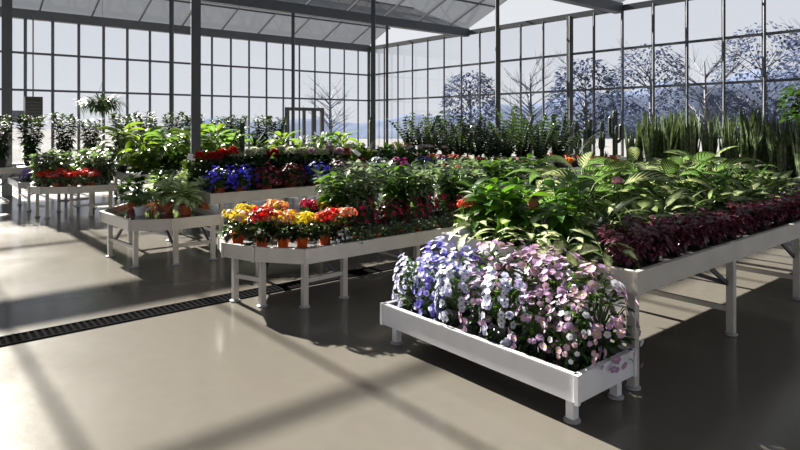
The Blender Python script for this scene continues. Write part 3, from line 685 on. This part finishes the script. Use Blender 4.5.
place('strel', 'banana_leaf_plant', 'big dark paddle-leaved plant just right of the grey column', 'plant', 5.05, 11.6, zG, None, 1.0)
P['cord'] = spiky(221, 'dark', 60, .42, .025, .45, (-.3, 1.5), droop=(.0, .4))
place('cord', 'spiky_plant', 'dark spiky fountain-like plant before the pale windows', 'plant', 5.75, 11.7, zG, None, .82)
P['euph'] = cactus(222, 1.05, 2, 5)
place('euph', 'tall_cactus', 'slim dark cactus beside the fountain-like plant', 'cactus', 5.5, 11.75, zG, None, .95)
place('euph', 'tall_cactus', 'upright dark cactus behind the magenta cyclamens', 'cactus', 8.75, 11.6, zG, None, 1.0)
place('euph', 'tall_cactus', 'upright dark cactus at the end of peace-lily bench', 'cactus', 9.0, 11.9, zG, None, 1.08)
series(['tall0', 'leafbeg0', 'tall1'], 'tall_foliage_plant', 'leafy bright-green plant', 'plant', [(6.3, 11.5), (6.8, 11.45), (7.3, 11.5), (7.8, 11.5), (8.3, 11.45)], zG,
       'from left in front of the door', 'leafy plants in front of the door', (.75, .9))
series(['spath0', 'spath1'], 'peace_lily', 'peace lily with white spathes', 'flower', [(6.5, 12.0), (7.05, 12.0), (7.6, 12.0), (8.2, 12.0)], zG,
       'from left, far bench below the door', 'peace lilies below the door', (1.0, 1.15))
P['lilac'] = bedding(230, ['violet', 'lilac'], .14, .16, .08, 120, 50, .02, mat='mid', low=0.)
series(['lilac'], 'lilac_flower', 'low lilac flower', 'flower', [(1.9, 13.35), (1.95, 13.75), (2.0, 14.1)], zL, 'from front on the far-left edge table', 'lilac flowers at the far-left edge')
P['nest'] = spiky(231, 'bright', 26, .48, .085, .0, (.1, 1.3), droop=(.4, 1.1))
series(['nest'], 'nest_fern', 'bright broad-strapped nest fern', 'fern', [(2.3, 13.7), (2.75, 13.3)], zL, 'from left at the far-left edge', 'nest ferns at far left')
for i in range(2): P['bush%d' % i] = shrub(240+i, 'fern', 1.05, 420, .16, .06, .36, 'lance', 'black_pot', 9, None, (-.3, .9), .13, .2, 3)
series(['bush0', 'bush1'], 'dark_bush', 'dark bushy shrub', 'shrub', [(1.6+.6*i, 15.0+.25*(i % 2)) for i in range(12)], zG, 'from left before the left windows', 'dark shrubs before the left windows', (1.0, 1.2))
# --- orange pots and zz plants
P['suc0'] = succulent(250); P['suc1'] = succulent(251); P['rb0'] = redbud(252); P['rb1'] = redbud(253)
series(['suc0', 'suc1'], 'potted_succulent', 'tiny succulent in orange pot', 'plant', [(8.99, 10.33-.155*i) for i in range(20)], zG,
       'from left in the front row on white-edged bench', 'succulents in orange pots', (1.0, 1.15))
series(['rb0', 'rb1'], 'red_flowered_succulent', 'small grassy plant with red flowers', 'plant', [(9.24, 10.3-.2*i) for i in range(15)], zG,
       'from left just behind the orange pots', 'small red-flowered plants behind the orange pots', (1.0, 1.2))
P['pinkwhite'] = heads_plant(254, ['pink', 'palepink'], 1, .34, .045, 0, 'mid', 'white_pot', 20, .07)
place('pinkwhite', 'flowering_pot_plant', 'pink flower in white bowl, left one above the orange pots', 'flower', 9.55, 10.28, zG, 'pink flowers in white bowls', 1.2)
place('pinkwhite', 'flowering_pot_plant', 'pink flower in white bowl, right one above the orange pots', 'flower', 9.55, 9.85, zG, 'pink flowers in white bowls', 1.2)
for i in range(3): P['zz%d' % i] = zz(260+i, 1.14+.05*i, 10)
series(['zz0', 'zz1', 'zz2'], 'zz_plant', 'tall dark feathery-stemmed plant', 'plant', [(9.7+.05*(i % 2), 11.25-.43*i) for i in range(10)], zG,
       'from left, front row behind the orange pots', 'feathery-stemmed plants on the white-edged bench', (.82, 1.15))
series(['zz2', 'zz0', 'zz1'], 'zz_plant', 'tall dark feathery-stemmed plant', 'plant', [(10.45, 11.3-.43*i) for i in range(10)], zG,
       'from left, rear row behind the orange pots', 'feathery-stemmed plants on the white-edged bench', (.9, 1.1))
P['yuc'] = spiky(270, 'strap', 34, .38, .035, .1, (.2, 1.4), droop=(.0, .3))
place('yuc', 'spiky_plant', 'stiff spiky plant left of the feathery dark plants', 'plant', 9.35, 11.3, zG, None, 1.)
# --- cacti by the glass
for i in range(4): P['cac%d' % i] = cactus(280+i, .95+.05*(i % 3), 3+(i % 2), 7)
series(['cac0', 'cac1', 'cac2', 'cac3'], 'columnar_cactus', 'branching dark cactus in red pot', 'cactus', [(13.5, 10.1-.36*i) for i in range(7)], zG,
       'from left by the right-hand glass', 'cacti in red pots by the glass', (1.0, 1.28))
P['redsuc'] = [pot_part(.085, .13, 'red_pot')]+spiky(290, 'dark', 20, .16, .02, 0, (.3, 1.4))[2:]
series(['redsuc'], 'potted_succulent', 'small dark succulent in red pot', 'plant', [(13.38, 9.92-.36*i) for i in range(6)], zG,
       'from left among the cacti by the glass', 'succulents in red pots', (1., 1.1))
P['pin'] = pinnate(292, 'fern', 16, .85, 'black_pot', .12, .18)
place('pin', 'feathery_palm', 'thin dark feathery palm between the dark plants and the cacti', 'plant', 10.95, 7.75, zG, None, 1.05)
place('pin', 'feathery_palm', 'thin dark feathery palm standing just left of the cacti', 'plant', 10.9, 7.3, zG, None, 1.0)
# --- snake plants
for i in range(5): P['snk%d' % i] = snake(300+i, .92+.04*i, 17)
rows = ['front', 'second', 'third', 'fourth']
for k in range(4):
    series(['snk%d' % ((k+j) % 5) for j in range(5)], 'snake_plant', 'upright banded snake plant', 'plant', [(9.12+.55*k, 5.05+.1*k-.3*i+.1*(k % 2)) for i in range(13)], zG,
           'from left, %s row of the snake-plant bench' % rows[k], 'snake plants on the far-right bench', (1.0, 1.3))
# --- cards on stakes
def card(px, py, h, u, v, label, w=.11, hh=.085, tilt=.25):
    x, y = W(u, v); z = EYE-(py-124)/600.*(y)
    e = empty('price_card', (x, y, 0.7), .15); tag(e, label, 'sign')
    s = MB(); s.bar((0, 0, .02), (-.01, 0, z-.7), .012, .006); s.build('stake', M['stake'], e)
    c = MB(); c.box(-w/2, w/2, -.003, .003, -hh/2, hh/2); o = c.build('card', M['card'], e); o.location = (-.01, -.01, z-.7); o.rotation_euler = (-.2, tilt, 0)
    t = MB()
    for k in range(3): t.box(-w*.33, w*(.3-.12*(k % 2)), -.0045, -.003, hh*(.24-.22*k), hh*(.29-.22*k))
    t.build('print', M['ink'], o)
card(182, 157, 0, 3.16, 8.35, 'white card on a stake beside the grey column')
card(331, 153, 0, 5.75, 7.98, 'white tilted card among the flower mounds and begonias', .12, .06, .6)

# ------------------------------------------------------------------ hanging plants
def hanging(label, u, v, z, mat, top, seed, rad=.3, kind='fern'):
    x, y = W(u, v); e = empty('hanging_basket', (x, y, z), 0); tag(e, label, 'plant')
    b = MB(); b.lathe([(0, -.16), (.10, -.14), (.16, -.05), (.18, 0), (.165, 0), (.1, -.1), (0, -.12)], 14); b.build('basket', M['black_pot'], e)
    for k in range(3):
        w = MB(); a = k*2.09; w.tube([(.17*math.cos(a), .17*math.sin(a), 0), (0, 0, .5)], .004, 5); w.build('wire', M['wire'], e)
    w = MB(); w.tube([(0, 0, .5), (0, 0, top-z)], .004, 5); w.build('wire', M['wire'], e)
    r = random.Random(seed); l = MB()
    for i in range(260):
        a = r.random()*6.28; q = rad*math.sqrt(r.random()); 
        if kind == 'fern': l.leaf((math.cos(a)*q*.5, math.sin(a)*q*.5, rv(r, -.02, .1)), a, rv(r, .0, 1.2), rad*rv(r, .6, 1.2), .035, rv(r, .8, 2.2), 0, 5, .1, 'lance')
        else: l.leaf((math.cos(a)*q*.8, math.sin(a)*q*.8, rv(r, -.22, .16)), a+rv(r, -1, 1), rv(r, -.4, .6), .11*rv(r, .8, 1.3), .06, .6, rv(r, -.5, .5), 4, .2, 'ovate')
    l.build('foliage', M[mat], e, True)
hanging('dark fern basket hanging high before the left windows', *UV(-6.45, 13.0), 2.06, 'dark', 5.2, 310, .42)
hanging('dark leafy basket hanging high at the right edge', *UV(4.55, 6.6), 1.93, 'dark', 5.2, 311, .34, 'ficus')

# ------------------------------------------------------------------ the greenhouse
def solid(m, corners, z0, z1, mi=0):
    n = len(corners); m.add([(*c, z0) for c in corners]+[(*c, z1) for c in corners], [tuple(range(n-1, -1, -1)), tuple(range(n, 2*n))]+[(i, (i+1) % n, n+(i+1) % n, n+i) for i in range(n)], mi=mi)
UMIN, UMAX, VMIN, VMAX = -12., 17., -12., 22.7
EAVE, RIDGE = 5.2, 6.6
# floor
m, n, o = nt('concrete_floor')
p = N(n, 'ShaderNodeBsdfPrincipled'); p.inputs['Specular IOR Level'].default_value = .28
tc = N(n, 'ShaderNodeTexCoord')
n1 = N(n, 'ShaderNodeTexNoise', Scale=.7, Detail=6.); n2 = N(n, 'ShaderNodeTexNoise', Scale=9., Detail=6.)
for q in (n1, n2): n.links.new(tc.outputs['Object'], q.inputs['Vector'])
f = math_(n, 'MULTIPLY', math_(n, 'ADD', math_(n, 'MULTIPLY', n1.outputs['Fac'], .7), math_(n, 'MULTIPLY', n2.outputs['Fac'], .3)), 1.)
n.links.new(mixc(n, f, (.135, .124, .106), (.085, .078, .068)), p.inputs['Base Color'])
rr = math_(n, 'MULTIPLY_ADD', n1.outputs['Fac'], .2); rr.node.inputs[2].default_value = .08
n.links.new(rr, p.inputs['Roughness'])
bp = N(n, 'ShaderNodeBump', Strength=.08, Distance=.01); n.links.new(n2.outputs['Fac'], bp.inputs['Height']); n.links.new(bp.outputs[0], p.inputs['Normal'])
n.links.new(p.outputs[0], o.inputs[0]); M['floor'] = m
fl = MB(); solid(fl, [W(UMIN, VMIN), W(UMAX, VMIN), W(UMAX, VMAX), W(UMIN, VMAX)], -.2, 0); struct(fl.build('floor', M['floor']))
# drain
dx, dy = W(2., 5.42); e = empty('drain_grate', (dx, dy, 0), ROT); tag(e, 'long dark slotted drain grate running across the floor', 'drain')
g = MB()
g.box(-7, 5.6, -.115, -.095, .0005, .010); g.box(-7, 5.6, .095, .115, .0005, .010)
for k in range(252): g.box(-7+.05*k+.012, -7+.05*k+.034, -.095, .095, .003, .009)
g.build('grating', M['grate'], e)
g = MB(); g.box(-7, 5.6, -.095, .095, .0004, .0016); g.build('channel_shade', M['pit'], e)  # flat strip on the floor, coloured black for the shade below the slats

# walls: posts and glass
GLS = glass('wall_glass', (.93, .94, .96)); RGL = glass('roof_glass', (.31, .315, .32))
def wall(name, axis, fixed, a0, a1, step, thick=(), off=0., lowz=.35, doors=()):
    m = MB(); k = 0; a = a0+off
    pt = (lambda t: W(t, fixed)) if axis == 'u' else (lambda t: W(fixed, t))
    while a <= a1:
        if not any(d0 < a < d1 for d0, d1, _ in doors):
            m.bar((*pt(a), lowz), (*pt(a), EAVE), .06, .09)
        a += step
    for t in thick: m.bar((*pt(t), 0), (*pt(t), EAVE), .13, .12)
    for z in (lowz, 2.75, 3.95, EAVE): m.bar((*pt(a0), z), (*pt(a1), z), .08, .07 if z < EAVE else .18)
    o = m.build(name, M['bar'])
    struct(o)
    b = MB(); b.bar((*pt(a0), lowz/2), (*pt(a1), lowz/2), .1, lowz); bo = b.build('plinth', plain('plinth_'+name, (.25, .25, .25), .8)); bo.parent = o
    gm = MB(); gm.bar((*pt(a0), (lowz+EAVE)/2), (*pt(a1), (lowz+EAVE)/2), .008, EAVE-lowz)
    return gm
gm = wall('wall_left', 'u', VMAX, UMIN, UMAX, .78, thick=(UMIN, UMAX), off=.3, doors=()); w = gm.build('window_1', GLS); struct(w)
gm = wall('wall_back', 'v', UMAX, VMIN, VMAX, .98, thick=(4.6, 11.6), off=.2); w = gm.build('window_2', GLS); struct(w)
gm = wall('wall_right', 'u', VMIN, UMIN, UMAX, 1.2, off=.2); w = gm.build('window_3', GLS); struct(w)
gm = wall('wall_front', 'v', UMIN, VMIN, VMAX, 1.2, off=.2); w = gm.build('window_4', GLS); struct(w)
# door in the left wall: dark frame
def wu(px):                   # u on the left wall seen at a pixel column
    k = (px-400)/600.; y = VMAX/(-UY*k+UX); return UX*k*y+UY*y
d0, d1 = wu(284), wu(322); hd = 2.36
de = empty('door_1', (*W((d0+d1)/2, VMAX-.12), 0), ROT); struct(de)
q = (d1-d0)/2
m = MB(); m.box(-q, -q+.16, -.06, .06, 0, hd); m.box(q-.16, q, -.06, .06, 0, hd); m.box(-q+.16, q-.16, -.06, .06, hd-.14, hd); m.build('door_frame', M['steel'], de)
m = MB(); m.box(-.11, .02, -.04, .04, 0, hd-.14); m.box(.34, .55, -.04, .04, 0, hd-.14); m.box(-q+.16, q-.16, -.04, .04, 0, .3); m.build('door_leaf', M['steel'], de)
m = MB(); m.bar((.12, -.07, .95), (.12, -.07, 1.2), .03); m.build('handle', M['steel_pale'], de)
# columns on the gutter lines
for (u, v, two) in ((3.79, 9.86, True), (7.5, 9.86, False), (11.35, 9.86, False), (1.88, 16.3, False), (5.6, 16.3, False), (9.3, 16.3, False), (13., 16.3, False)):
    m = MB(); x, y = W(u, v); e = empty('column', (x, y, 0), .0 if not two else .35); struct(e)
    s = .075 if two else (.075 if u < 2 else .045)
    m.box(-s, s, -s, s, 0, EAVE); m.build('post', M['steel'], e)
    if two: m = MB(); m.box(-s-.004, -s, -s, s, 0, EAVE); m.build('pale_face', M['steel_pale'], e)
    m = MB(); m.box(-.13, .13, -.13, .13, 0, .012); m.build('base_plate', M['steel'], e)
# roof: gutters, folded screens, ridges, bars, glass
gv = [22.7, 16.3, 9.86, 3.46, -2.94, -9.34, -12.0]
roof = empty('ceiling', (0, 0, 0)); struct(roof)
bars = MB(); gl = MB()
for i, v in enumerate(gv):
    bars.bar((*W(UMIN, v), EAVE), (*W(UMAX, v), EAVE), .26, .3)
for i in range(len(gv)-1):
    a, b = gv[i], gv[i+1]; mid = (a+b)/2
    bars.bar((*W(UMIN, mid), RIDGE), (*W(UMAX, mid), RIDGE), .1, .12)
    for (p, q) in ((a, mid), (b, mid)):
        t = UMIN
        while t <= UMAX:
            bars.bar((*W(t, p), EAVE+.1), (*W(t, q), RIDGE), .05, .06); t += 1.55
        for f in (.5,): vv = p+(q-p)*f; zz_ = EAVE+.1+(RIDGE-EAVE-.1)*f; bars.bar((*W(UMIN, vv), zz_), (*W(UMAX, vv), zz_), .05, .06)
        gl.add([(*W(UMIN, p), EAVE+.14), (*W(UMAX, p), EAVE+.14), (*W(UMAX, q), RIDGE+.05), (*W(UMIN, q), RIDGE+.05)], [(0, 1, 2, 3)])
bars.build('roof_frame', M['bar'], roof); gl.build('roof_glass', RGL, roof)
# heater and board on the left wall
u = wu(31); e = empty('fan_heater', (*W(u, VMAX-.4), 1.72), ROT); tag(e, 'black box heater hanging before the far-left windows', 'heater')
m = MB(); m.box(-.24, .24, -.2, .2, 0, .8); m.build('casing', M['heater'], e)
m = MB()
for k in range(6): m.box(-.2, .2, -.215, -.2, .1+.1*k, .14+.1*k)
m.build('louvre', M['steel'], e); m = MB(); m.tube([(0, 0, .8), (0, 0, 3.4)], .02, 6); m.build('hanger', M['wire'], e)
u = wu(20); e = empty('notice_board', (*W(u, VMAX-.12), 0), ROT); tag(e, 'slate-blue notice board on the far-left windows', 'board')
m = MB(); m.box(-.28, .28, -.03, .0, 1.72, 2.06); m.build('panel', M['board'], e)
m = MB(); m.box(-.3, .3, -.035, .005, 2.06, 2.08); m.box(-.3, .3, -.035, .005, 1.70, 1.72); m.box(-.3, -.28, -.035, .005, 1.7, 2.08); m.box(.28, .3, -.035, .005, 1.7, 2.08); m.build('board_frame', M['steel'], e)

# ------------------------------------------------------------------ outside
gd = MB(); solid(gd, [(-220, -220), (220, -220), (220, 220), (-220, 220)], -.5, -.21); struct(gd.build('ground', plain('pale_ground', (.085, .085, .085), 1., spec=0., noise=.2, nscale=.3)))
def ridge(px0, px1, dist, prof, seed, name, c):
    r = random.Random(seed); m = MB(); vs = []; k = 60
    for i in range(k+1):
        px = px0+(px1-px0)*i/k; x = (px-400)/600.*dist; h = prof(px)+.5*math.sin(i*.9)+rv(r, -.25, .25)
        vs += [(x, dist, -.3), (x, dist+8, h*.8), (x, dist+18, h), (x, dist+50, h*.3)]
    fs = []
    for i in range(k):
        for j in range(3): fs.append((i*4+j, i*4+4+j, i*4+5+j, i*4+1+j))
    m.add(vs, fs); struct(m.build(name, plain(name+'_mat', c, 1., spec=0., noise=.35, nscale=.25), None, True))
ridge(150, 1100, 75, lambda px: 2.2+max(0, (px-380))*.016, 3, 'hill', (.055, .068, .10))  # bluish haze of distance is put into the hill's colour
r = random.Random(8)
for i, (px, d, h, bare) in enumerate(((470, 36, 5.0, 0), (530, 33, 5.5, 1), (585, 31, 5.2, 0), (650, 36, 6.6, 0), (705, 27, 5.5, 1), (765, 32, 7.2, 0), (840, 25, 6.5, 0), (330, 40, 4.5, 1))):
    x = (px-400)/600.*d; e = empty('tree', (x, d, -.21))
    tag(e, '%s tree outside the glass, %s from left' % ('bare branching' if bare else 'hazy blue-grey', ORD[sum(1 for q in (470, 530, 585, 650, 705, 765, 840, 330) if q < px)]), 'tree', 'trees outside the glass')
    t = MB(); t.tube([(0, 0, 0), (.05, 0, h*.4), (0, .05, h*.85)], [.14, .10, .03], 7)
    for k in range(34):
        a = k*2.4; z = h*rv(r, .22, .8); l = h*.3*rv(r, .6, 1.2); p1 = Vector((math.cos(a)*l, math.sin(a)*l, z+l*rv(r, .4, .9)))
        t.tube([(0, 0, z), p1*.5+Vector((0, 0, z*.5+.05)), p1], [.03, .02, .008], 4)
        for j in range(4):
            s = p1*rv(r, .6, 1.)+Vector((0, 0, z*0)); t.tube([p1*.7+Vector((0, 0, z*.3)), p1+Vector((rv(r, -.5, .5), rv(r, -.5, .5), rv(r, .1, .6)))], [.01, .004], 3)
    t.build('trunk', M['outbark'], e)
    if not bare:
        b = MB()
        for k in range(1500):
            a = r.random()*6.28; zz_ = rv(r, -1, 1); q = math.sqrt(1-zz_*zz_); s = rv(r, .5, 1.)**.5
            b.leaf((math.cos(a)*q*h*.34*s, math.sin(a)*q*h*.34*s, h*.6+zz_*h*.42*s), a, rv(r, -.6, .8), .26, .16, .5, rv(r, -.7, .7), 2, .2)
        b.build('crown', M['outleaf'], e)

# ------------------------------------------------------------------ light, sky, camera
EL = R(27.)
d = Vector((.66*math.cos(EL), -.751*math.cos(EL), -math.sin(EL)))
sl = bpy.data.lights.new('sun', 'SUN'); sl.energy = 92.; sl.angle = R(.6); sl.color = (1., .93, .82)
so = bpy.data.objects.new('sun', sl); col.objects.link(so); so.rotation_euler = d.to_track_quat('-Z', 'Y').to_euler(); so.location = (-20, 20, 20)
w = bpy.data.worlds.new('sky'); bpy.context.scene.world = w; w.use_nodes = True
nn = w.node_tree; bg = nn.nodes['Background']
tc = nn.nodes.new('ShaderNodeTexCoord'); sp = nn.nodes.new('ShaderNodeSeparateXYZ'); nn.links.new(tc.outputs['Generated'], sp.inputs[0])
cr = nn.nodes.new('ShaderNodeValToRGB'); nn.links.new(sp.outputs[2], cr.inputs[0])
cr.color_ramp.elements[0].position = 0.; cr.color_ramp.elements[0].color = (.97, .98, 1., 1)
cr.color_ramp.elements[1].position = .5; cr.color_ramp.elements[1].color = (.80, .85, .95, 1)
nn.links.new(cr.outputs[0], bg.inputs[0]); bg.inputs[1].default_value = .86
cam = bpy.data.cameras.new('camera'); co = bpy.data.objects.new('camera', cam); col.objects.link(co)
cam.sensor_width = 36; cam.lens = 27; cam.shift_y = -101/800.; cam.clip_end = 500
co.location = (0, 0, EYE); co.rotation_euler = (PI/2, 0, 0)
sc = bpy.context.scene; sc.camera = co
sc.view_settings.view_transform = 'Standard'; sc.view_settings.look = 'None'; sc.view_settings.exposure = 0.; sc.view_settings.gamma = 1.
